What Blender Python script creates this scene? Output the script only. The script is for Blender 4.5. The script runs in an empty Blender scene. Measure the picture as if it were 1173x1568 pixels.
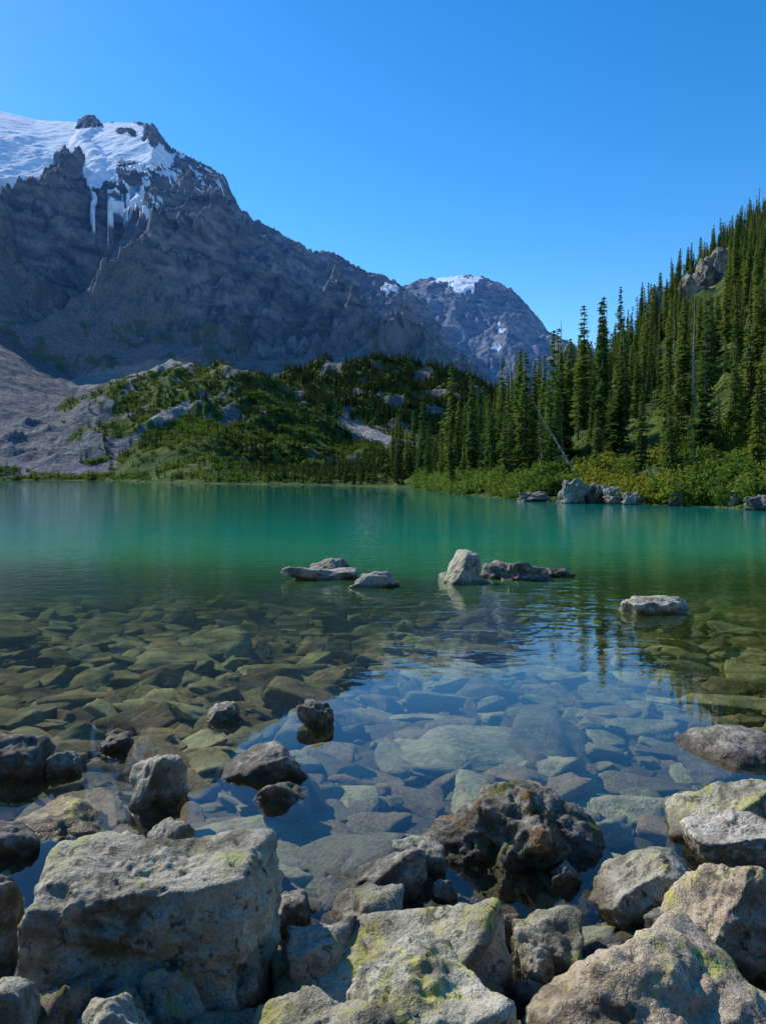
import bpy, bmesh, math, numpy as np
from math import radians
F=1132.0; HZ=728.0; CX=586.5; EYE=2.0
SUN_AZ=-50.0; SUN_EL=40.0
scene=bpy.context.scene
rng=np.random.default_rng(7)

# ---------------------------------------------------------------- noise
def _h(ix,iy,s):
    n=(ix*374761393+iy*668265263+s*974634777)&0xffffffff
    n=((n^(n>>13))*1274126177)&0xffffffff
    n^=n>>16
    return (n&0xffff)/65536.0
def pn(x,y,s=0):
    ix=np.floor(x).astype(np.int64); iy=np.floor(y).astype(np.int64)
    fx=x-ix; fy=y-iy
    u=fx*fx*fx*(fx*(fx*6-15)+10); v=fy*fy*fy*(fy*(fy*6-15)+10)
    def g(a,b):
        t=_h(ix+a,iy+b,s)*6.2831853
        return np.cos(t)*(fx-a)+np.sin(t)*(fy-b)
    a=g(0,0); b=g(1,0); c=g(0,1); d=g(1,1)
    return ((a+(b-a)*u)*(1-v)+(c+(d-c)*u)*v)*1.5
def fbm(x,y,o=4,s=0,gain=.5):
    r=0;a=1
    for i in range(o):
        r=r+a*pn(x,y,s+i*17); x=x*2.03+3.1; y=y*2.03-1.7; a*=gain
    return r
def ridged(x,y,o=5,s=0,gain=.5):
    r=0;a=1;w=1
    for i in range(o):
        n=1-np.abs(pn(x,y,s+i*13)); n=n*n*w
        r=r+a*n; w=np.clip(n*1.6,0,1); x=x*2.05+5.3; y=y*2.05-2.9; a*=gain
    return r
def vn3(p,s=0):
    i=np.floor(p).astype(np.int64); f=p-i; f=f*f*(3-2*f)
    def g(a,b,c): return _h(i[:,0]+a+(i[:,2]+c)*7919,i[:,1]+b,s)
    def L(a,b,t): return a+(b-a)*t
    x0=L(L(g(0,0,0),g(1,0,0),f[:,0]),L(g(0,1,0),g(1,1,0),f[:,0]),f[:,1])
    x1=L(L(g(0,0,1),g(1,0,1),f[:,0]),L(g(0,1,1),g(1,1,1),f[:,0]),f[:,1])
    return L(x0,x1,f[:,2])*2-1
def fb3(p,o=4,s=0,gain=.5):
    r=0;a=1
    for i in range(o):
        r=r+a*vn3(p,s+i*31); p=p*2.1+4.7; a*=gain
    return r

# ---------------------------------------------------------------- mesh / node helpers
def mesh_np(name,verts,faces,smooth=True):
    me=bpy.data.meshes.new(name)
    verts=np.asarray(verts,dtype=np.float32); faces=np.asarray(faces,dtype=np.int32)
    k=faces.shape[1]
    me.vertices.add(len(verts)); me.vertices.foreach_set('co',verts.ravel())
    me.loops.add(faces.size); me.loops.foreach_set('vertex_index',faces.ravel())
    me.polygons.add(len(faces)); me.polygons.foreach_set('loop_start',np.arange(0,faces.size,k,dtype=np.int32))
    me.update(calc_edges=True)
    me.polygons.foreach_set('use_smooth',np.full(len(faces),smooth))
    return me
def add(name,me,mat=None,loc=(0,0,0),rot=(0,0,0),sc=(1,1,1),parent=None):
    ob=bpy.data.objects.new(name,me); scene.collection.objects.link(ob)
    ob.location=loc; ob.rotation_euler=rot; ob.scale=sc
    if mat and len(me.materials)==0: me.materials.append(mat)
    if parent: ob.parent=parent
    return ob
def grid_faces(nr,nc):
    i=np.arange(nr-1)[:,None]*nc+np.arange(nc-1)[None,:]
    return np.stack([i,i+1,i+1+nc,i+nc],-1).reshape(-1,4)
class NT:
    def __init__(s,name):
        s.m=bpy.data.materials.new(name); s.m.use_nodes=True; s.t=s.m.node_tree; s.t.nodes.clear()
        s.out=s.n('ShaderNodeOutputMaterial')
    def n(s,typ,ins=None,**kw):
        nd=s.t.nodes.new(typ)
        for k,v in kw.items(): setattr(nd,k,v)
        if ins:
            for k,v in ins.items():
                if isinstance(v,bpy.types.NodeSocket): s.t.links.new(v,nd.inputs[k])
                else: nd.inputs[k].default_value=v
        return nd
    def noise(s,vec,scale,detail=5,rough=.6,dist=0):
        return s.n('ShaderNodeTexNoise',{'Vector':vec,'Scale':scale,'Detail':detail,'Roughness':rough,'Distortion':dist}).outputs['Fac']
    def ramp(s,fac,els):
        r=s.n('ShaderNodeValToRGB',{'Fac':fac}); e=r.color_ramp.elements
        while len(e)<len(els): e.new(.5)
        for q,(p,c) in zip(e,els):
            q.position=p; q.color=(c,c,c,1) if isinstance(c,(int,float)) else (*c,1)
        return r.outputs['Color']
    def mix(s,fac,a,b,bt='MIX'):
        m=s.n('ShaderNodeMix',data_type='RGBA',blend_type=bt)
        for i,v in ((0,fac),(6,a),(7,b)):
            if isinstance(v,bpy.types.NodeSocket): s.t.links.new(v,m.inputs[i])
            elif i==0: m.inputs[0].default_value=v
            else: m.inputs[i].default_value=(*v,1) if len(v)==3 else v
        return m.outputs[2]
    def math(s,op,a,b=0.,c=None):
        ins={0:a,1:b}
        if c is not None: ins[2]=c
        return s.n('ShaderNodeMath',ins,operation=op).outputs[0]
    def attr(s,name): return s.n('ShaderNodeAttribute',attribute_name=name).outputs['Fac']
    def bump(s,h,strength,dist,normal=None):
        ins={'Height':h,'Strength':strength,'Distance':dist}
        if normal: ins['Normal']=normal
        return s.n('ShaderNodeBump',ins).outputs['Normal']
    def surf(s,sh): s.t.links.new(sh,s.out.inputs['Surface'])
    def principled(s,col,rough=.85,normal=None,spec=.3):
        ins={'Base Color':col if isinstance(col,bpy.types.NodeSocket) else (*col,1),'Roughness':rough,'Specular IOR Level':spec}
        if normal: ins['Normal']=normal
        p=s.n('ShaderNodeBsdfPrincipled',ins); return p.outputs[0]

def rock_material(name,ca,cb,cc,lich=(.33,.34,.10),lich_th=.62,orange=0,rough=.85,bumpd=.03,wet=True,simple=False,S=1.0,rlo=.72,rhi=1.2):
    k=NT(name); tc=k.n('ShaderNodeTexCoord'); oi=k.n('ShaderNodeObjectInfo')
    v=k.n('ShaderNodeVectorMath',{0:tc.outputs['Object'],1:oi.outputs['Location']},operation='ADD').outputs[0]
    n1=k.noise(v,2.4*S,4,.65); n2=k.noise(v,12*S,6,.68)
    c=k.mix(k.ramp(n1,[(.40,0),(.58,1)]),ca,cb)
    c=k.mix(k.ramp(n2,[(.45,0),(.64,1)]),c,cc)
    geo=k.n('ShaderNodeNewGeometry'); nz=k.n('ShaderNodeSeparateXYZ',{0:geo.outputs['Normal']}).outputs[2]
    n3=None
    if not simple:
        n3=k.noise(v,80*S,3,.65)
        c=k.mix(k.ramp(n3,[(.34,.5),(.55,0)]),c,(.06,.06,.05))
        up=k.ramp(nz,[(.1,0),(.6,1)])
        l1=k.noise(v,6*S,6,.72,.4); lm=k.math('MULTIPLY',k.ramp(l1,[(lich_th-.03,0),(lich_th+.07,1)]),up)
        c=k.mix(k.math('MULTIPLY',lm,.8),c,lich)
        l2=k.noise(v,15*S,5,.7,.5); c=k.mix(k.math('MULTIPLY',k.ramp(l2,[(.60,0),(.64,1)]),.5),c,(.50,.48,.41))
        c=k.mix(k.math('MULTIPLY',k.ramp(l2,[(.38,1),(.43,0)]),.8),c,(.042,.038,.028))
        # dark brown patches, stronger on steep sides
        st=k.math('ADD',n1,k.math('MULTIPLY',up,.10))
        c=k.mix(k.ramp(st,[(.42,.75),(.56,0)]),c,(.085,.072,.045))
    if orange:
        o=k.noise(v,5.3,6,.7); c=k.mix(k.ramp(o,[(.54,0),(.62,orange)]),c,(.24,.11,.02))
        o=k.noise(v,3.9,6,.7); c=k.mix(k.math('MULTIPLY',k.ramp(o,[(.53,0),(.59,orange)]),up),c,(.14,.15,.02))
    ran=k.ramp(oi.outputs['Random'],[(0,rlo),(1,rhi)])
    c=k.mix(1.0,c,ran,'MULTIPLY')
    rg=rough
    if wet:
        pz=k.n('ShaderNodeSeparateXYZ',{0:geo.outputs['Position']}).outputs[2]
        pz=k.math('ADD',pz,k.math('MULTIPLY',n2,.06))
        w=k.ramp(pz,[(.06,1),(.12,0)])
        c=k.mix(w,c,k.mix(1.0,c,(.36,.32,.25),'MULTIPLY'))
        rg=k.n('ShaderNodeMapRange',{0:w,3:rough,4:.35}).outputs[0]
    h=n2 if n3 is None else k.math('ADD',n2,k.math('MULTIPLY',n3,.25))
    b=k.bump(h,1.0,bumpd)
    k.surf(k.principled(c,rg,b,.3)); return k.m

# ---------------------------------------------------------------- camera, world, sun
cam=bpy.data.cameras.new('camera'); co=bpy.data.objects.new('camera',cam); scene.collection.objects.link(co)
co.location=(0,0,EYE); co.rotation_euler=(radians(90),0,0)
cam.sensor_fit='VERTICAL'; cam.sensor_height=36; cam.sensor_width=27; cam.lens=36*F/1568
cam.shift_y=-56/1568; cam.clip_start=.05; cam.clip_end=20000
scene.camera=co
w=bpy.data.worlds.new('World'); scene.world=w; w.use_nodes=True
nt=w.node_tree; bg=nt.nodes['Background']
sky=nt.nodes.new('ShaderNodeTexSky'); sky.sky_type='NISHITA'; sky.sun_disc=False
sky.sun_elevation=radians(SUN_EL); sky.sun_rotation=radians(SUN_AZ); sky.altitude=1600; sky.air_density=1.0; sky.dust_density=.3; sky.ozone_density=1.6
hs=nt.nodes.new('ShaderNodeHueSaturation'); hs.inputs['Saturation'].default_value=1.40; hs.inputs['Value'].default_value=1.45
nt.links.new(sky.outputs[0],hs.inputs['Color']); nt.links.new(hs.outputs[0],bg.inputs[0]); bg.inputs[1].default_value=.15
sl=bpy.data.lights.new('sun','SUN'); sl.energy=5.0; sl.angle=radians(.5); sl.color=(1,.93,.80)
so=bpy.data.objects.new('sun',sl); scene.collection.objects.link(so)
from mathutils import Vector
a=radians(SUN_AZ); e=radians(SUN_EL)
sd=Vector((math.sin(a)*math.cos(e),math.cos(a)*math.cos(e),math.sin(e)))
so.rotation_euler=sd.to_track_quat('Z','Y').to_euler(); so.location=(-30,20,40)
scene.view_settings.view_transform='Standard'; scene.view_settings.look='None'; scene.view_settings.exposure=0

# ---------------------------------------------------------------- terrain
SH=np.array([(-400,735),(0,735),(180,736),(220,738),(340,741),(480,742.5),(600,746),(660,751),(700,757),(760,762),(850,768),(980,772),(1173,780),(1300,788),(1600,805)],float)
def shoreD(px): return EYE*F/(np.interp(px,SH[:,0],SH[:,1])-HZ)
CR={
'A':np.array([(-400,90,1750),(-100,150,1750),(0,170,1750),(60,184,1750),(118,187,1740),(132,178,1740),(146,179,1740),(156,187,1740),(222,188,1700),(232,186,1700),(262,226,1680),(300,248,1650),(345,272,1600),(352,292,1600),(372,324,1600),(430,356,1600),(480,385,1600),(515,390,1620),(560,415,1650),(600,427,1650),(625,447,1650),(660,482,1650),(700,532,1650),(760,590,1600),(850,650,1600),(1000,720,1600),(1600,728,1600)],float),
'B':np.array([(-400,728,3000),(480,560,3000),(560,462,3000),(615,436,3000),(650,427,3000),(700,421,3000),(740,424,3000),(782,442,3000),(810,470,3000),(840,508,2950),(890,530,2900),(960,560,2900),(1100,620,2900),(1600,700,2900)],float),
'C':np.array([(-400,728,850),(250,700,850),(330,650,850),(400,592,850),(440,572,850),(500,553,850),(560,545,850),(620,553,850),(700,572,850),(750,594,850),(800,622,850),(900,680,850),(1000,728,850),(1600,728,850)],float),
'D':np.array([(-400,690,600),(-100,660,600),(60,630,600),(150,592,600),(240,562,600),(330,556,600),(395,563,600),(440,598,600),(500,638,600),(560,672,600),(640,704,600),(720,728,600),(1600,728,600)],float),
'F':np.array([(-400,440,1000),(-100,480,950),(0,502,900),(60,547,900),(120,576,900),(200,566,900),(280,552,900),(400,575,950),(560,532,1050),(620,546,1100),(700,580,1200),(900,610,1500),(1600,620,1500)],float),
'E':np.array([(-400,727,400),(480,727,400),(560,724,250),(640,715,190),(700,703,165),(770,662,150),(830,632,170),(880,598,190),(930,563,220),(980,506,260),(1040,440,320),(1100,388,360),(1173,322,400),(1300,245,450),(1500,140,480),(1600,100,480)],float)}
POLY=[[(-400,90),(-100,140),(0,160),(70,175),(130,184),(215,188),(232,215),(270,232),(240,240),(190,247),(178,268),(158,292),(132,278),(112,250),(92,235),(78,262),(40,266),(0,274),(-400,330)],
[(232,262),(300,264),(312,280),(250,287)],[(195,222),(292,238),(302,252),(215,250)],[(138,288),(148,295),(152,322),(144,316)],[(296,288),(328,292),(312,306)],
[(655,431),(690,421),(740,424),(725,433),(665,436)],[(684,435),(727,437),(724,446),(695,442)],[(760,490),(765,500),(776,522),(768,518)],[(748,534),(780,539),(780,542),(755,538)],[(583,436),(612,437),(606,444)]]
def inpoly(x,y,P):
    r=np.zeros(x.shape,bool); n=len(P)
    for i in range(n):
        x1,y1=P[i]; x2,y2=P[(i+1)%n]
        if y1==y2: continue
        c=((y1>y)!=(y2>y))&(x<(x2-x1)*(y-y1)/(y2-y1)+x1); r^=c
    return r
# talus strips between the wooded knolls
def talus(x,y,z):
    px=CX+F*x/y+7*fbm(x/18,y/18,3,611); py=HZ-(z-EYE)/y*F+4*fbm(x/15,y/15,3,612)
    return (inpoly(px,py,[(505,640),(545,644),(600,668),(640,676),(630,692),(585,684),(545,668)])|inpoly(px,py,[(95,588),(150,566),(270,549),(305,556),(230,572),(160,586),(120,600)])|
      inpoly(px,py,[(225,640),(290,610),(300,622),(250,655)]))&(y>200)&(y<1300)
def terrain(x,y,full=True):
    D=y; px=CX+F*x/y; sh=shoreD(px)
    def layer(k,D0,Z0,shape,back,warp):
        C=CR[k]; Dc=np.interp(px,C[:,0],C[:,2])
        t0=np.clip((D-D0)/(Dc-D0),0,1.0)
        p2=px+warp*(1-t0**2)
        Dc=np.interp(p2,C[:,0],C[:,2]); Zc=EYE+(HZ-np.interp(p2,C[:,0],C[:,1]))/F*Dc
        t=(D-D0)/(Dc-D0); tc=np.clip(t,0,1)
        z=Z0+(Zc-Z0)*tc**shape
        z=np.where(t<0,Z0+(D-D0)*.6,z); z=np.where(t>1,Zc-(D-Dc)*back,z)
        return z,tc
    w1=60*fbm(x/260,y/260,3,5)
    baseA=np.interp(px,[-400,0,300,500,700,1600],[820,860,880,960,1150,1300])
    zbA=EYE+(HZ-np.interp(px,[-400,0,130,300,560,760,1600],[480,520,580,560,540,600,700]))/F*baseA
    sA=np.interp(px,[0,330,420],[.80,.82,1.0])
    zA,tA=layer('A',baseA,zbA,sA,.5,w1)
    zB,tB=layer('B',1900+0*D,200+0*D,.9,.5,w1*.4)
    zC,tC=layer('C',570+0*D,8+0*D,.9,.3,w1*.5)
    zD,tD=layer('D',np.maximum(sh+6,325),1+0*D,.85,.25,w1*.5)
    zF,tF=layer('F',sh,0*D,np.interp(px,[330,450],[1.25,2.4]),.1,w1*.3)
    zE,tE=layer('E',sh,0*D,1.15,.3,w1*.2*np.clip((px-650)/150,0,1))
    zE=np.where(px<560,-20.,zE)
    zF=np.where(D<sh+8,np.minimum(zF,(D-sh)*.12),zF)
    # snow
    pyb=HZ-(zA-EYE)/D*F; pyB=HZ-(zB-EYE)/D*F
    snow=np.zeros(x.shape)
    qx=px+9*fbm(x/40,y/90,3,71)
    for i,P in enumerate(POLY):
        isB=5<=i<=8
        py=(pyB if isB else pyb)+8*fbm(x/45,y/90,4,99,.6)*(0.6 if isB else 1)
        m=inpoly(px+(qx-px)*(0.5 if isB else 1),py,P)
        m&= (D>1900) if isB else (D<1900)
        snow=np.maximum(snow,m)
    led=ridged(x/75,y/22,4,131,.6)
    snow=np.maximum(snow,(px>165)&(px<345)&(pyb>205)&(pyb<322-(px-175)*.1)&(led>1.50)&(D<1900))
    isl=(inpoly(px,pyb,[(116,196),(124,170),(150,170),(158,194)])|inpoly(px,pyb,[(176,206),(182,194),(205,196),(212,210)])|inpoly(px,pyb,[(218,215),(224,180),(236,180),(275,230),(262,234),(240,225)]))
    snow=np.where(isl,0,snow)
    # rock relief: buttresses and gullies that run down to the right
    cx=x*.90-y*.35; cy=x*.35+y*.90
    rA=ridged(cx/190,cy/520,7,3,.56); rA2=ridged(cx/64,cy/150,6,23,.6)
    amp=np.clip(1-.97*tA**1.8,0.0,1)*np.clip(tA*6,.05,1)*(1-.8*snow)
    zA=zA+amp*((rA-1.2)*74+(rA2-1.2)*28)+(1-snow)*(ridged(x/26,y/26,4,77,.6)-1.1)*8*np.clip(tA*6,0,1)
    ampB=np.clip(1-.9*tB**3,0,1)*(1-.6*snow)
    zB=zB+ampB*((ridged(cx/240,cy/480,6,41)-1.15)*85)+(1-snow)*(ridged(x/60,y/80,3,47)-1)*12
    zC=zC+(ridged(x/70,y/70,5,61)-1.1)*11
    zD=zD+np.clip((D-325)/40,0,1)*((ridged(x/60,y/80,5,62)-1.1)*9)
    zF=zF+np.clip((D-sh-10)/60,0,1)*fbm(x/40,y/40,5,63)*4
    cl=ridged(x/26,y/30,4,64)
    zE=zE+np.clip((D-sh)/30,0,1)*(cl-1.0)*3.5
    S=np.stack([zA,zB,zC,zD,zF,zE]); ix=S.argmax(0); z=S.max(0)
    lake=D<sh; z=np.where(lake,-np.minimum((sh-D)*.25,5),np.maximum(z,np.minimum((D-sh)*.05,1)))
    if not full: return z,ix,px
    n=fbm(x/38,y/38,4,81); n2=fbm(x/12,y/12,3,83)
    py=HZ-(z-EYE)/D*F
    veg=np.zeros(x.shape)
    veg=np.where(ix==5,1-.9*((n+.5*n2)>.75),veg)
    veg=np.where(ix==2,.9-1.0*(n>.34),veg)
    gl=np.clip((px-100-60*n)/70,0,1)
    veg=np.where(ix==3,gl*(1-1.0*((n2+n*.6)>.46)),veg)
    veg=np.where(ix==4,np.where(px<330,np.where(D<sh+22,1,np.where(px>160+50*n,.9*(D<620),.30*(n>.1))),np.where(D<620,1,.35*(n>.1))),veg)
    veg=np.where(ix==0,np.where((py>490)&(n+.4*n2>.22),.5,0),veg)
    tl=talus(x,y,z); veg=np.where(tl,0,veg)
    scree=np.where((ix==4)|(ix==3)|(ix==2),1.0,0)*(1-np.clip(veg,0,1))
    scree=np.where((ix==0)&(tA<.18),.8,scree)
    return z,snow*(ix<2),np.clip(veg,0,1),scree,ix,px,py,tl
us=np.linspace(-.80,.86,1000)
Ds=np.concatenate([np.geomspace(28,325,170,endpoint=False),np.linspace(325,850,180,endpoint=False),np.linspace(850,1770,360,endpoint=False),np.linspace(1770,3050,120,endpoint=False),np.linspace(3050,4500,12)])
U,DD=np.meshgrid(us,Ds); X=(U*DD).ravel(); Y=DD.ravel()
z,snow,veg,scree,ixl,PX,PY,tl=terrain(X,Y)
me=mesh_np('mountain_terrain',np.stack([X,Y,z],1),grid_faces(len(Ds),len(us)))
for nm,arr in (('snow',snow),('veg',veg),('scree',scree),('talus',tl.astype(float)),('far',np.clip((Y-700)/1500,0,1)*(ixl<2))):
    at=me.attributes.new(nm,'FLOAT','POINT'); at.data.foreach_set('value',arr.astype(np.float32))
k=NT('mountain_ground'); g=k.n('ShaderNodeNewGeometry'); P=g.outputs['Position']
n1=k.noise(P,.012,4,.65); n2=k.noise(P,.05,7,.62); n3=k.noise(P,.5,4,.7)
ms_=k.n('ShaderNodeMapping',{'Vector':P,'Rotation':(.35,.75,.2),'Scale':(.016,.016,.05)}).outputs[0]
n4=k.noise(ms_,1.0,7,.68,.4)
rock=k.mix(k.ramp(n1,[(.35,0),(.65,1)]),(.075,.098,.145),(.13,.15,.185))  # blue in the rock colour also stands in for aerial haze
rock=k.mix(k.ramp(n4,[(.48,0),(.66,.8)]),rock,(.28,.285,.30))
rock=k.mix(k.ramp(n4,[(.36,.8),(.47,0)]),rock,(.04,.052,.08))
rock=k.mix(k.ramp(n2,[(.54,0),(.66,.45)]),rock,(.30,.30,.31))
sc=k.mix(k.ramp(n3,[(.38,0),(.62,1)]),(.07,.082,.098),(.23,.235,.245))
sc=k.mix(k.attr('talus'),sc,k.mix(k.ramp(n3,[(.38,0),(.62,1)]),(.18,.18,.18),(.38,.375,.36)))
c=k.mix(k.attr('scree'),rock,sc)
gr=k.mix(k.ramp(n2,[(.38,0),(.62,1)]),(.03,.06,.016),(.10,.14,.028))
gr=k.mix(k.ramp(n3,[(.66,0),(.74,.6)]),gr,(.15,.125,.03))
vm=k.math('ADD',k.attr('veg'),k.math('MULTIPLY',k.math('SUBTRACT',n3,.5),1.2))
c=k.mix(k.ramp(vm,[(.42,0),(.58,1)]),c,gr)
sv=k.mix(k.ramp(n2,[(.4,0),(.7,1)]),(.74,.80,.88),(.42,.52,.68))
sm=k.math('ADD',k.attr('snow'),k.math('MULTIPLY',k.math('SUBTRACT',n3,.5),.5))
c=k.mix(k.ramp(sm,[(.44,0),(.56,1)]),c,sv)
b=k.bump(k.math('ADD',n2,k.math('MULTIPLY',n3,.10)),k.math('SUBTRACT',1.0,k.math('MULTIPLY',k.attr('snow'),.7)),14.0)
pb=k.n('ShaderNodeBsdfPrincipled',{'Base Color':c,'Roughness':.95,'Specular IOR Level':.1,'Normal':b,'Emission Color':(.008,.030,.095,1),'Emission Strength':k.math('MULTIPLY',k.attr('far'),1.2)})  # blue glow on the distant peaks imitates aerial haze
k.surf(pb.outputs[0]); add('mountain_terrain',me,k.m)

# unseen wooded slope behind the viewer, added to cut sky fill
hx=np.linspace(-160,160,110); hy=np.linspace(-150,-5,70); HX,HY=np.meshgrid(hx,hy)
def backz(x,y): return np.clip((-y-6),0,None)*.42+.5+fbm(x/25,y/25,4,500)*2.5*np.clip((-y-6)/20,0,1)-np.clip(np.abs(x)-60,0,None)*.05
me=mesh_np('sky_block_slope',np.stack([HX.ravel(),HY.ravel(),backz(HX.ravel(),HY.ravel())],1),grid_faces(70,110))
k=NT('forest_floor'); P=k.n('ShaderNodeNewGeometry').outputs['Position']
nn=k.noise(P,.8,5,.7); k.surf(k.principled(k.mix(nn,(.03,.035,.015),(.08,.085,.035)),.95)); add('sky_block_slope',me,k.m)

# ---------------------------------------------------------------- lake bed (with the near bank) and water
def bedz(x,y):
    d=np.interp(y,[-20,-2,0,1.5,2.2,3,5,9,14,19,24,34,60],[.8,.5,.4,.22,.03,-.12,-.34,-.58,-.9,-1.3,-2.3,-4,-5.5])
    return d+.10*fbm(x/1.3,y/1.3,3,5)*np.clip(y/3,0,1)
gy=np.concatenate([np.linspace(-20,1,30,endpoint=False),np.linspace(1,22,320,endpoint=False),np.linspace(22,62,60)])
gx=np.linspace(-34,34,420)
GX,GY=np.meshgrid(gx,gy); bz=bedz(GX.ravel(),GY.ravel())+.03*fbm(GX.ravel()/.25,GY.ravel()/.25,3,8)
me=mesh_np('lake_bed',np.stack([GX.ravel(),GY.ravel(),bz],1),grid_faces(len(gy),len(gx)))
k=NT('silt_gravel'); P=k.n('ShaderNodeNewGeometry').outputs['Position']
c=k.mix(k.ramp(k.noise(P,1.3,4,.7),[(.35,0),(.65,1)]),(.022,.020,.013),(.06,.055,.034))
gn=k.noise(P,16,4,.7)
c=k.mix(k.ramp(gn,[(.4,0),(.7,1)]),c,(.11,.10,.07))
k.surf(k.principled(c,.9,k.bump(gn,.8,.03)))
add('lake_bed',me,k.m)

k=NT('lake_water'); G=k.n('ShaderNodeNewGeometry'); P=G.outputs['Position']
sep=k.n('ShaderNodeSeparateXYZ',{0:P})
mp=k.n('ShaderNodeMapping',{'Vector':P,'Scale':(.75,1.25,1)}).outputs[0]
r1=k.noise(mp,2.2,2,.5,.8); r2=k.noise(mp,7.0,2,.5,.3); r3=k.noise(P,.10,2,.5)
calm=k.ramp(k.math('ADD',k.math('MULTIPLY',sep.outputs[1],1/14.),k.math('MULTIPLY',k.math('SUBTRACT',r3,.5),.4)),[(.46,.03),(.80,1)])
h0=k.math('ADD',k.math('MULTIPLY',r1,1.0),k.math('MULTIPLY',r2,.15))
h=k.math('MULTIPLY',h0,calm)
bn=k.bump(h,1.0,.012)
yy=k.math('ADD',sep.outputs[1],k.math('MULTIPLY',k.math('SUBTRACT',r3,.5),9.0))
yn=k.math('MULTIPLY',yy,1/40.)
# grazing-angle reflectance, the same from above and below the surface
cs=k.math('ABSOLUTE',k.n('ShaderNodeVectorMath',{0:G.outputs['Incoming'],1:bn},operation='DOT_PRODUCT').outputs['Value'])
fr=k.math('MULTIPLY_ADD',k.math('POWER',k.math('SUBTRACT',1.0,cs),4.8),.97,.025)
scat=k.ramp(yn,[(.10,.01),(.25,.08),(.35,.26),(.43,.64),(.52,.92),(.8,.99)])
body=k.ramp(yn,[(.05,(.06,.08,.03)),(.28,(.13,.24,.06)),(.42,(.05,.33,.15)),(.60,(.004,.31,.21)),(.95,(.001,.25,.20))])
tint=k.ramp(yn,[(.05,(.97,.96,.90)),(.22,(.94,.98,.74)),(.5,(.7,.92,.6))])
# ripple focusing of light, painted into the transparent tint by noise
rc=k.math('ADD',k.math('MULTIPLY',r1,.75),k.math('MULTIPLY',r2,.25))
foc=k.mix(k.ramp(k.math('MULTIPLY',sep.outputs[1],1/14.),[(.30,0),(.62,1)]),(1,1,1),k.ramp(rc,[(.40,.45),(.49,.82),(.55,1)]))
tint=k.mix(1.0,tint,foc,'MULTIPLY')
tr=k.n('ShaderNodeBsdfTransparent',{'Color':tint}); df=k.n('ShaderNodeBsdfDiffuse',{'Color':body})
m1=k.n('ShaderNodeMixShader',{0:scat,1:tr.outputs[0],2:df.outputs[0]})
gl=k.n('ShaderNodeBsdfGlossy',{'Color':(1,1,1,1),'Roughness':.015,'Normal':bn})
m2=k.n('ShaderNodeMixShader',{0:fr,1:m1.outputs[0],2:gl.outputs[0]})
k.surf(m2.outputs[0])
me=mesh_np('lake_water',[(-420,-4,0),(420,-4,0),(420,420,0),(-420,420,0)],[(0,1,2,3)])
add('lake_water',me,k.m)

# ---------------------------------------------------------------- rocks
def ico(s):
    bm=bmesh.new(); bmesh.ops.create_icosphere(bm,subdivisions=s,radius=1)
    v=np.array([x.co[:] for x in bm.verts]); f=np.array([[q.index for q in t.verts] for t in bm.faces]); bm.free(); return v,f
ICO={s:ico(s) for s in (3,4,5,6)}
def rock_mesh(name,seed,dims,sub=5,k=40,npl=16,box=.5,rough=.11,shear=(0,0),planes=(),fine=.055,off_d=.55):
    r=np.random.default_rng(seed); p,f=ICO[sub]
    N=r.normal(size=(npl,3)); N/=np.linalg.norm(N,axis=1)[:,None]; d=r.uniform(off_d,.98,npl)
    if box:
        B=np.array([(1,0,0),(-1,0,0),(0,1,0),(0,-1,0),(0,0,1),(0,0,-1)],float)+r.normal(size=(6,3))*.2
        B/=np.linalg.norm(B,axis=1)[:,None]; N=np.vstack([N,B]); d=np.concatenate([d,np.full(6,1.05-box*.5)*r.uniform(.9,1.1,6)])
    if len(planes):
        Q=np.array([q[:3] for q in planes],float); Q/=np.linalg.norm(Q,axis=1)[:,None]
        N=np.vstack([N,Q]); d=np.concatenate([d,[q[3] for q in planes]])
    off=r.uniform(0,50,3)
    pp=p+np.stack([fb3(p*1.3+off+i*9,2,seed+i) for i in range(3)],1)*.08
    pp/=np.linalg.norm(pp,axis=1)[:,None]
    q=(((np.clip(pp@N.T,0,None)/d)**k).sum(1))**(1/k)
    v=p/np.maximum(q,.62)[:,None]
    v=v+p*(rough*fb3(v*1.6+off,3,seed))[:,None]
    v[:,0]+=shear[0]*v[:,2]; v[:,1]+=shear[1]*v[:,2]
    lo=v.min(0); hi=v.max(0); v=(v-(lo+hi)/2)/(hi-lo)*np.array(dims)
    s=min(dims)**.7*.7; rd=1-np.abs(fb3(v*(3.2/s)+off,5,seed+5,.58)); rd2=np.clip(fb3(v*(7/s)-off,3,seed+9),-.3,.3)
    v=v+p*(s*fine*(rd-.6)+s*.03*rd2)[:,None]
    return mesh_np(name,v,f)
MG=rock_material('granite_grey',(.27,.245,.18),(.42,.38,.29),(.50,.465,.38),lich_th=.57)
ML=rock_material('granite_lichen',(.33,.30,.21),(.48,.44,.33),(.54,.51,.40),lich=(.45,.43,.08),lich_th=.53)
MB=rock_material('granite_brown',(.30,.225,.15),(.45,.35,.24),(.52,.45,.35),lich=(.44,.42,.08),lich_th=.545)
MD=rock_material('granite_dark',(.10,.092,.075),(.18,.16,.13),(.40,.365,.31),lich_th=.64)
MO=rock_material('granite_mossy',(.10,.09,.075),(.17,.155,.12),(.46,.42,.36),lich_th=.6,orange=.85)
MP=rock_material('granite_pale',(.36,.32,.26),(.48,.435,.36),(.55,.51,.43),lich_th=.7)
MC=rock_material('cliff_rock',(.20,.18,.15),(.30,.27,.23),(.36,.33,.29),lich_th=.58,lich=(.05,.07,.02),bumpd=.25,S=.14)
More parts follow.
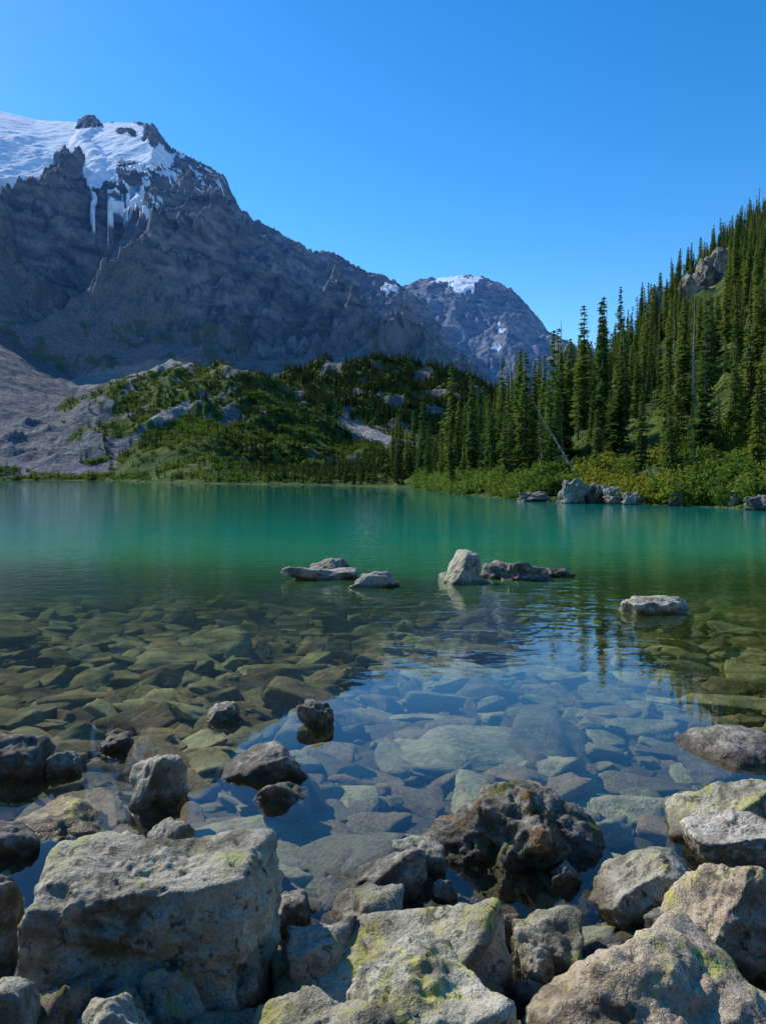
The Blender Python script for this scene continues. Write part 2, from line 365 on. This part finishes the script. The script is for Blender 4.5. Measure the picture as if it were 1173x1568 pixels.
def hero(x0,x1,y0,y1,mat,seed,sub=5,ratio=.8,top=.75,name='boulder',sink=.25,**kw):
    D0=EYE*F/(y1-HZ); wd=(x1-x0)/F*D0; L=wd*ratio
    wd=(x1-x0)/F*(D0+L*.4); D1=D0+L*top; h=EYE-(y0-HZ)*D1/F
    h=max(h,.04)
    zb=-(min(sink,.35*wd)+.15*h)
    me=rock_mesh(name,seed,(wd,L,h-zb),sub,**kw)
    add(name,me,mat,loc=(((x0+x1)/2-CX)/F*(D0+L*.4),D0+L/2-.02,(h+zb)/2))
BOX=[(.03,-.03,1,.50),(.05,-1,.04,.50),(-1,-.15,.12,.86),(1,-.2,.08,.86),(0,1,0,.6),(.5,-.8,.1,.70),(-.3,-.4,1,.64)]
H=[(12,418,1283,1590,MG,1,6,dict(box=0,npl=4,off_d=.9,ratio=.6,rough=.10,planes=BOX,k=44,sink=.1,fine=.08)),
(212,332,1455,1600,ML,2,5,dict(npl=12)),(112,235,1500,1680,MG,3,5,{}),(-60,32,1310,1520,MD,4,5,{}),(-50,60,1480,1680,MG,44,5,{}),
(395,800,1375,1660,ML,5,6,dict(npl=6,box=.2,planes=[(-.75,-.35,.75,.38),(.9,-.5,.4,.42)],shear=(.35,0))),
(345,640,1480,1800,ML,6,6,dict(npl=8,planes=[(-.5,-.3,.8,.5)])),
(520,790,1440,1760,ML,7,6,dict(npl=12)),
(815,1240,1408,1760,MB,8,6,dict(npl=10,box=.6,planes=[(-.4,-.5,.8,.6)])),
(780,900,1385,1490,ML,9,5,{}),(1035,1200,1290,1500,MB,10,6,dict(planes=[(-.7,-.2,.7,.5)])),
(905,1082,1283,1415,MG,11,6,dict(npl=4,planes=[(-.6,.1,.8,.45),(0,-.9,.1,.45),(.8,-.2,.4,.55)])),
(1052,1210,1232,1335,MP,12,6,dict(npl=8,planes=[(-.2,-.1,1,.45),(-.1,-1,-.1,.5)])),
(1005,1210,1180,1290,ML,13,6,dict(npl=8,planes=[(-.5,-.2,1,.5),(0,-1,.1,.5)])),(1045,1230,1110,1182,MD,14,5,{}),
(648,935,1185,1345,MO,15,6,dict(k=30,npl=24,rough=.24,fine=.12,planes=[(-.5,-.3,.8,.5),(.9,-.2,.3,.6)])),
(484,652,1268,1385,MD,16,6,dict(npl=5,planes=[(-.55,-.1,.8,.42),(.2,-1,.1,.5)])),
(600,684,1275,1350,MG,17,5,dict(npl=8)),(484,618,1350,1450,MG,18,5,dict(npl=5,planes=[(-.8,-.3,.5,.4),(.3,-1,.1,.5)])),
(428,545,1405,1530,MG,19,5,dict(npl=8)),(412,478,1358,1430,MD,20,5,{}),
(200,292,1143,1238,MG,21,5,dict(npl=8,rough=.2)),(330,502,1128,1194,MD,22,5,dict(npl=6,planes=[(-.35,0,1,.42),(.1,-1,.1,.5)])),
(454,512,1069,1114,MD,23,5,dict(rough=.2,npl=8)),(315,372,1074,1106,MG,24,5,dict(rough=.2,npl=8)),(-40,78,1110,1195,MD,25,5,dict(npl=8,rough=.18)),
(15,185,1219,1288,MB,26,5,dict(npl=8)),(-40,62,1252,1315,MD,27,5,{}),(74,126,1145,1188,MD,28,5,dict(rough=.2)),
(842,890,1310,1355,MD,30,5,dict(planes=[(-.6,0,.6,.4),(.6,0,.6,.4)])),(388,480,1184,1230,MD,31,5,dict(rough=.2)),(150,205,1118,1150,MD,32,5,dict(rough=.2)),
(720,800,1388,1450,MB,33,5,{}),(660,700,1340,1380,MD,34,4,{}),(540,600,1455,1520,MD,35,5,{}),(330,400,1470,1560,MG,36,5,{}),(795,850,1440,1520,MG,37,5,{}),(985,1060,1385,1440,MD,38,5,{}),(215,300,1240,1320,MD,39,5,{}),
(432,552,864,889,MP,40,5,dict(ratio=.5,rough=.35,npl=16)),(535,613,873,901,MP,41,5,dict(ratio=.6,rough=.3)),(475,540,853,886,MP,42,5,dict(ratio=.7,rough=.25)),
(664,755,842,897,MG,43,5,dict(npl=4,rough=.2,planes=[(-.8,-.3,.6,.40),(.6,-.7,.4,.45)])),(735,850,858,890,MD,45,5,dict(rough=.45,ratio=.5,fine=.12)),(815,880,866,885,MD,47,5,dict(rough=.35,fine=.1)),
(945,1058,911,942,MG,48,5,dict(ratio=.6,rough=.3)),
(852,905,733,771,MC,50,5,dict(rough=.4,fine=.14)),(893,935,738,771,MC,51,5,dict(rough=.4,fine=.14)),(925,962,745,772,MC,52,5,dict(rough=.4)),(950,990,752,773,MC,53,5,dict(rough=.4)),(1078,1116,705,752,MC,54,5,dict(rough=.3)),
(1112,1142,748,777,MC,55,5,dict(rough=.3)),(1140,1190,757,782,MC,56,5,dict(rough=.3)),(702,728,741,757,MC,57,5,dict(rough=.3)),(790,842,752,768,MC,58,5,dict(rough=.4)),(1024,1045,752,775,MC,59,5,dict(rough=.3))]
for (x0,x1,y0,y1,m,s,sub,kw) in H:
    nm='boulder' if y1>950 or y1<800 else 'islet_rock'
    hero(x0,x1,y0,y1,m,s,sub,name=nm,**kw)
# hillside crags, standing on the terrain
for (px_,py_,D,wd,hh,s) in [(1080,425,270,16,13,70),(1053,442,262,11,10,71),(1000,462,240,8,8,72),(883,552,190,8,8,73),(1102,402,276,11,10,74),(1068,452,262,14,8,75)]:
    x=(px_-CX)/F*D; zt=EYE+(HZ-py_)/F*D
    add('hillside_crag',rock_mesh('crag',s,(wd,wd*.8,hh*2.0),5,rough=.3,npl=20,fine=.14),MC,loc=(x,D,zt-hh*.4))

def scatter(name,pts,rots,scl,idx,coll):
    me=bpy.data.meshes.new(name); pts=np.asarray(pts,np.float32)
    me.vertices.add(len(pts)); me.vertices.foreach_set('co',pts.ravel())
    for nm,t,arr in (('rot','FLOAT_VECTOR',rots),('scl','FLOAT_VECTOR',scl)):
        at=me.attributes.new(nm,t,'POINT'); at.data.foreach_set('vector',np.asarray(arr,np.float32).ravel())
    at=me.attributes.new('idx','INT','POINT'); at.data.foreach_set('value',np.asarray(idx,np.int32))
    ob=bpy.data.objects.new(name,me); scene.collection.objects.link(ob)
    ng=bpy.data.node_groups.new(name,'GeometryNodeTree')
    ng.interface.new_socket('Geometry',in_out='INPUT',socket_type='NodeSocketGeometry')
    ng.interface.new_socket('Geometry',in_out='OUTPUT',socket_type='NodeSocketGeometry')
    N=ng.nodes; Lk=ng.links
    gi=N.new('NodeGroupInput'); go=N.new('NodeGroupOutput'); ip=N.new('GeometryNodeInstanceOnPoints')
    ci=N.new('GeometryNodeCollectionInfo'); ci.inputs['Collection'].default_value=coll
    ci.inputs['Separate Children'].default_value=True; ci.inputs['Reset Children'].default_value=True
    Lk.new(gi.outputs[0],ip.inputs['Points']); Lk.new(ci.outputs[0],ip.inputs['Instance']); ip.inputs['Pick Instance'].default_value=True
    for nm,t,s in (('rot','FLOAT_VECTOR','Rotation'),('scl','FLOAT_VECTOR','Scale'),('idx','INT','Instance Index')):
        a=N.new('GeometryNodeInputNamedAttribute'); a.data_type=t; a.inputs['Name'].default_value=nm
        Lk.new(a.outputs[0],ip.inputs[s])
    Lk.new(ip.outputs[0],go.inputs[0])
    md=ob.modifiers.new('scatter','NODES'); md.node_group=ng
    return ob
def proto(cname,meshes):
    c=bpy.data.collections.new(cname)
    for i,m in enumerate(meshes):
        o=bpy.data.objects.new('%s_%02d'%(cname,i),m); c.objects.link(o)
    return c
MS=rock_material('lakebed_stone',(.14,.14,.09),(.25,.245,.155),(.33,.32,.22),bumpd=.02,wet=False,simple=True,rlo=.45,rhi=1.3)
MS2=rock_material('lakebed_stone_brown',(.13,.10,.06),(.22,.17,.105),(.28,.235,.165),bumpd=.02,wet=False,simple=True,rlo=.45,rhi=1.2)
ms=[]
for i in range(10):
    m=rock_mesh('stone',100+i,(2,rng.uniform(1.0,1.8),rng.uniform(.35,.75)),4,k=44,npl=9,box=.6,rough=.08); m.materials.append(MS if i%3 else MS2); ms.append(m)
stones=proto('stone_kinds',ms)
n=6500
Ys=2.2+22*rng.random(n)**1.1; Xs=(rng.random(n)*2-1)*(2.5+.72*Ys)
sz=.06+.30*rng.random(n)**2.4*(.55+Ys/14)
big=rng.random(n)<.05; sz=np.where(big,sz*1.0+.25,sz)
hb=bedz(Xs,Ys); sz=np.minimum(sz,np.maximum(.08,-hb*1.6))
zz=hb+sz*.08
rt=np.stack([rng.normal(0,.2,n),rng.normal(0,.2,n),rng.random(n)*6.28],1)
# a few large submerged slabs
SL=[(750,1150,300),(580,1095,130),(700,1010,170),(900,1220,150),(480,1260,130),(640,1230,120),(330,1290,150),(1000,1190,140),(560,1190,110),(250,1060,150),(930,1080,120),(1110,1050,150),(420,1340,160),(800,1390,130),(440,1000,120),(120,1060,120)]
sx=[];sy=[];ss=[]
for (p,q,wd) in SL:
    D=2.3*F/(q-HZ); sx.append((p-CX)/F*D); sy.append(D); ss.append(wd/F*D/2)
sx=np.array(sx);sy=np.array(sy);ss=np.array(ss)
pts=np.concatenate([np.stack([Xs,Ys,zz],1),np.stack([sx,sy,np.minimum(bedz(sx,sy)+ss*.1,-.04-ss*.25*.6)],1)])
scl=np.concatenate([np.stack([sz,sz,sz*rng.uniform(.6,1.2,n)],1),np.stack([ss,ss*.8,ss*.6],1)])
rt=np.concatenate([rt,np.stack([rng.normal(0,.04,len(ss)),rng.normal(0,.04,len(ss)),rng.normal(0,.4,len(ss))],1)])
scatter('lakebed_stones',pts,rt,scl,rng.integers(0,10,len(pts)),stones)
# bank rubble between the boulders
ms=[]
for i in range(6):
    m=rock_mesh('rubble',200+i,(2,rng.uniform(1.3,1.9),rng.uniform(1,1.5)),4,k=40,npl=9,box=.5); m.materials.append([MG,MD,MB][i%3]); ms.append(m)
rub=proto('rubble_kinds',ms); n=620
Ys=.3+3.5*rng.random(n)**.8; Xs=(rng.random(n)*2-1)*(1.5+.8*Ys)
sz=.05+.14*rng.random(n)**1.5; zz=bedz(Xs,Ys)+sz*.25
scatter('bank_rubble',np.stack([Xs,Ys,zz],1),rng.random((n,3))*6.28,np.stack([sz]*3,1),rng.integers(0,6,n),rub)

# ---------------------------------------------------------------- vegetation
def foliage(name,a,b,c3,tr=.25):
    k=NT(name); oi=k.n('ShaderNodeObjectInfo')
    c=k.mix(k.ramp(oi.outputs['Random'],[(0,0),(.5,1)]),a,b); c=k.mix(k.ramp(oi.outputs['Random'],[(.5,0),(1,.9)]),c,c3)
    d=k.n('ShaderNodeBsdfDiffuse',{'Color':c}); t=k.n('ShaderNodeBsdfTranslucent',{'Color':c})
    k.surf(k.n('ShaderNodeMixShader',{0:tr,1:d.outputs[0],2:t.outputs[0]}).outputs[0]); return k.m
FN=foliage('spruce_needles',(.05,.11,.028),(.11,.185,.04),(.21,.235,.04),.42)
FD=foliage('fir_needles_far',(.028,.06,.02),(.05,.09,.024),(.085,.115,.028),.35)
FM=foliage('mountain_scrub_leaves',(.065,.12,.022),(.09,.155,.028),(.16,.195,.035),.4)
FG=foliage('shrub_leaves_green',(.09,.16,.025),(.13,.21,.035),(.19,.23,.04),.4)
FY=foliage('shrub_leaves_yellow',(.21,.23,.025),(.32,.30,.035),(.15,.20,.025),.4)
kb=NT('bark'); c=kb.mix(kb.noise(kb.n('ShaderNodeTexCoord').outputs['Object'],6,3,.7),(.09,.07,.05),(.20,.175,.15)); kb.surf(kb.principled(c,.9)); BK=kb.m
kb=NT('dead_wood'); c=kb.mix(kb.noise(kb.n('ShaderNodeTexCoord').outputs['Object'],6,3,.7),(.22,.20,.18),(.40,.37,.33)); kb.surf(kb.principled(c,.9)); DW=kb.m
def tube(V,Fc,pts,rad,n=6):
    b=len(V)
    for (p,r) in zip(pts,rad):
        for j in range(n):
            t=6.2832*j/n; V.append((p[0]+r*math.cos(t),p[1]+r*math.sin(t),p[2]))
    for i in range(len(pts)-1):
        for j in range(n):
            a=b+i*n+j; a2=b+i*n+(j+1)%n; Fc.append((a,a2,a2+n)); Fc.append((a,a2+n,a+n))
def conifer(seed,levels,nb,segs,R=.15,blade=.055,bare=.06,sparse=.0):
    r=np.random.default_rng(seed); V=[];Fc=[]
    bend=r.normal(0,.008,2)
    tube(V,Fc,[(bend[0]*math.sin(t*5),bend[1]*math.sin(t*4),t) for t in np.linspace(0,1,7)],[.014*(1-t)+.0012 for t in np.linspace(0,1,7)])
    nt_=len(Fc)
    ph=r.uniform(0,6,4)
    for li in range(levels):
        t=bare+(1-bare)*(li+r.random()*.8)/levels
        rr=R*(1-t)**.75*(.72+.28*math.sin(t*19+ph[0]))+.006
        for bi in range(nb):
            if r.random()<sparse: continue
            az=r.random()*6.283; Lb=rr*r.uniform(.55,1.15)*(1+.18*math.sin(az*2+ph[1]+t*7))
            dr=r.uniform(.25,.6)*(1-.6*t); ca,sa=math.cos(az),math.sin(az)
            ns=max(2,int(segs*(.35+Lb/R*.75)))
            for si in range(ns):
                s=(si+.6)/ns; px_=ca*Lb*s; py_=sa*Lb*s; pz=t-dr*Lb*s+.25*Lb*s*s+r.normal(0,.003)
                bl=blade*(1.1-.6*s)*(.5+.8*(1-t))*r.uniform(.6,1.3)
                for sg in (-1,1):
                    a2=az+sg*r.uniform(.35,1.25); w_=bl*.28
                    tip=(px_+math.cos(a2)*bl,py_+math.sin(a2)*bl,pz-bl*r.uniform(.05,.6))
                    nx,ny=-math.sin(a2)*w_,math.cos(a2)*w_; b=len(V)
                    V+= [(px_+nx,py_+ny,pz+w_*.3),(px_-nx,py_-ny,pz-w_*.5),tip]; Fc.append((b,b+1,b+2))
    b=len(V); V+=[(-.004,0,.96),(.004,0,.96),(0,0,1.01)]; Fc.append((b,b+1,b+2))
    me=mesh_np('conifer',V,Fc,False); me.materials.append(BK)
    return me,nt_
def fin(me_nt,fm):
    me,n0=me_nt; me.materials.append(fm); mi=np.ones(len(me.polygons),np.int32); mi[:n0]=0
    me.polygons.foreach_set('material_index',mi); return me
def snag(seed):
    r=np.random.default_rng(seed); V=[];Fc=[]
    tube(V,Fc,[(.01*math.sin(t*5),0,t) for t in np.linspace(0,1,8)],[.012*(1-t)+.002 for t in np.linspace(0,1,8)])
    for i in range(44):
        t=r.uniform(.25,.97); az=r.random()*6.28; L=.10*(1.1-t)*r.uniform(.4,1.5); d=(math.cos(az)*L,math.sin(az)*L)
        tube(V,Fc,[(0,0,t),(d[0]*.6,d[1]*.6,t-L*.1),(d[0],d[1],t+L*r.uniform(-.5,.3))],[.003,.002,.0008],4)
    return mesh_np('snag',V,Fc,False)
near=[fin(conifer(10+i,42,7,5,R=[.13,.16,.11,.145,.12][i],sparse=.12),FN) for i in range(5)]
near.append(fin(conifer(19,30,4,4,R=.09,sparse=.3),FN))
sn=snag(3); sn.materials.append(DW); near.append(sn)
far=[fin(conifer(30+i,15,5,2,R=[.16,.2,.14,.18][i],blade=.13),FD) for i in range(4)]
def shrub(seed,fm,nl=420,ls=.13):
    r=np.random.default_rng(seed); V=[];Fc=[]
    for i in range(7):
        az=r.random()*6.28; s=r.uniform(.3,.8); tube(V,Fc,[(0,0,0),(math.cos(az)*s*.5,math.sin(az)*s*.5,.45),(math.cos(az)*s,math.sin(az)*s,.8)],[.03,.02,.006],4)
    n0=len(Fc); cl=r.normal(size=(16,3))*np.array([.5,.5,.22])+np.array([0,0,.6])
    for i in range(nl):
        p=cl[i%16]+r.normal(size=3)*.19; p[2]=abs(p[2])
        a=r.normal(size=3); a/=np.linalg.norm(a); b2=np.cross(a,r.normal(size=3)); b2/=np.linalg.norm(b2)
        s=ls*r.uniform(.5,1.2); b=len(V); V+=[tuple(p-a*s),tuple(p+b2*s*.5),tuple(p+a*s),tuple(p-b2*s*.5)]; Fc+=[(b,b+1,b+2),(b,b+2,b+3)]
    me=mesh_np('shrub',V,Fc,False); me.materials.append(BK); return fin((me,n0),fm)
far.append(shrub(60,FM,100,.26))
nearc=proto('conifer_kinds',near); farc=proto('far_conifer_kinds',far)
shc=proto('shrub_kinds',[shrub(50,FG),shrub(51,FG),shrub(52,FY),shrub(53,FY)])
def pts_in(n,p0,p1,d0,d1):
    px=rng.uniform(p0,p1,n); D=np.sqrt(rng.uniform(d0**2,d1**2,n)); return (px-CX)/F*D,D
def place(name,x,y,h,coll,idx,wmul=1.0,sinkf=.02,zf=None):
    z=terrain(x,y,False)[0] if zf is None else zf(x,y); n=len(x)
    ws=h*wmul*rng.uniform(.85,1.2,n)
    rt=np.stack([rng.normal(0,.03,n),rng.normal(0,.03,n),rng.random(n)*6.28],1)
    return scatter(name,np.stack([x,y,z-h*sinkf],1),rt,np.stack([ws,ws,h],1),idx,coll)
def mixed(n,h,pcon):
    con=rng.random(n)<pcon
    return np.where(con,h,h*.42),np.where(con,rng.integers(0,4,n),4)
# right hillside forest; stunted below the crags
x,y=pts_in(4900,600,1500,44,430); zt,ix,px=terrain(x,y,False); sh=shoreD(px)
dn=fbm(x/22,y/22,3,301)
ok=(y>sh+3)&(ix==5)&(dn>-.62)&~((px>890)&(px<1010)&(y<sh+9))
x=x[ok];y=y[ok];n=len(x); sh=sh[ok]; zt=zt[ok]; px=px[ok]
h=np.clip(rng.lognormal(math.log(9.3),.34,n),4,17)*np.clip(.55+(y-sh)/45,.5,1.0)
cz=(px>1040)&(px<1113)&(y<285)
h=np.where(cz,np.minimum(h,EYE+(HZ-452)/F*y-zt),h)
ok=(h>2.5)&~((px>1040)&(px<1113)&(y>250)&(y<285)); x=x[ok];y=y[ok];h=h[ok];sh=sh[ok];n=len(x)
r_=rng.random(n); idx=np.where(r_<.90,rng.integers(0,5,n),np.where((r_<.965)|(y<sh+18),5,6))
place('conifer_forest',x,y,h,nearc,idx); print('forest',n)
# shoreline plain forest
x,y=pts_in(2800,190,720,120,335); px=CX+F*x/y; sh=shoreD(px); ok=(y>sh+2.5)&(rng.random(len(x))<np.clip((px-180)/260,.2,1)); x=x[ok];y=y[ok];px=px[ok];n=len(x)
h=rng.uniform(1.8,4.4,n)*(1+.6*np.clip((px-480)/150,0,1)); h,idx=mixed(n,h,np.clip(.35+(px-350)/350,.3,.85)); place('lakeshore_forest',x,y,h,farc,idx,1.1)
# green mound
x,y=pts_in(11000,60,760,328,640); v=fbm(x/38,y/38,4,81)+.5*fbm(x/12,y/12,3,83); dk=fbm(x/60,y/60,2,401)
zt,ix,px=terrain(x,y,False); ok=(((ix==3)|(ix==4)))&(v<.34)&(px>130+60*v)&(rng.random(len(x))<np.clip((px-60)/260,.25,1))&~talus(x,y,zt); x=x[ok];y=y[ok];dk=dk[ok];px=px[ok];n=len(x)
h=rng.uniform(2.0,5.2,n)*np.clip(1.25-(y-330)/600,.7,1.3); h,idx=mixed(n,h,np.clip(.28+.5*(dk>.05)+.5*((px>320)&(y>470)),0,.95)); place('hillside_scrub_forest',x,y,h,farc,idx,1.2)
# dark forested knoll
x,y=pts_in(10500,330,900,540,900); v=fbm(x/38,y/38,4,81); zt,ix,px=terrain(x,y,False); ok=(ix==2)&(v<.36)&~talus(x,y,zt); x=x[ok];y=y[ok];n=len(x)
h=rng.uniform(5,10.5,n); place('knoll_forest',x,y,h,farc,rng.integers(0,4,n),.95)
# far left shore scrub
x,y=pts_in(1500,-330,360,260,352); sh=shoreD(CX+F*x/y); ok=(y>sh+1)&(y<sh+22); x=x[ok];y=y[ok];n=len(x)
h,idx=mixed(n,rng.uniform(1.6,4.0,n),.25); place('far_shore_scrub',x,y,h,farc,idx,1.5)
# shrubs on near right shore
x,y=pts_in(4600,640,1500,40,120); px=CX+F*x/y; sh=shoreD(px); ok=(y>sh+.6)&(y<sh+20)&(fbm(x/5,y/5,2,9)>-.2); x=x[ok];y=y[ok];px=px[ok];n=len(x)
yel=(px>890)&(px<1040)&(rng.random(n)<.6)|(rng.random(n)<.06)
place('shoreline_shrubs',x,y,rng.uniform(.5,1.5,n),shc,np.where(yel,rng.integers(2,4,n),rng.integers(0,2,n)),1.0)
# woods on the added, unseen slope behind the viewer
n=420; x=rng.uniform(-110,110,n); y=-10-70*rng.random(n)
place('sky_block_slope_forest',x,y,rng.uniform(8,15,n),farc,rng.integers(0,4,n),1.0,.02,backz)
# individual trees
T=[(690,640,84,0),(722,572,100,2),(748,602,104,1),(770,545,112,0),(797,536,108,2),(782,615,88,3),(835,568,120,4),(905,520,140,0),(950,437,172,2),(975,452,185,5),(925,490,160,4),(655,655,110,1),(676,668,100,3),(1040,560,90,0),(1130,590,72,3),(1165,640,62,1),(1060,630,66,2),(860,488,150,6),(885,600,90,5),(1000,470,200,0),(1065,520,120,4),(1130,440,150,2),(815,650,80,1),(850,660,76,3),(710,668,90,4),(1100,640,60,0),(1035,650,64,3),(1052,372,345,2),(1072,362,350,0),(1090,352,352,4),(1108,344,356,2),(1030,398,330,1),(1040,385,335,0)]
for (p,ty,D,i) in T:
    x=np.array([(p-CX)/F*D]); y=np.array([float(D)]); z=terrain(x,y,False)[0][0]
    h=min(max(EYE+(HZ-ty)/F*D-z,5),24)
    add('dead_tree' if i==6 else 'conifer_tree',near[i],None,loc=(x[0],D,z-.2),rot=(0,0,p),sc=(h,h,h))
D=63.; x=(888-CX)/F*D; z=terrain(np.array([x]),np.array([D]),False)[0][0]
add('dead_tree',sn,None,loc=(x,D,z-.2),rot=(.1,radians(-31),0),sc=(6.5,6.5,8.2))
D=57.; x=(1060-CX)/F*D; z=terrain(np.array([x]),np.array([D]),False)[0][0]
add('dead_tree',sn,None,loc=(x,D,z-.2),rot=(0,.05,1),sc=(3.5,3.5,4.0))
print('done')
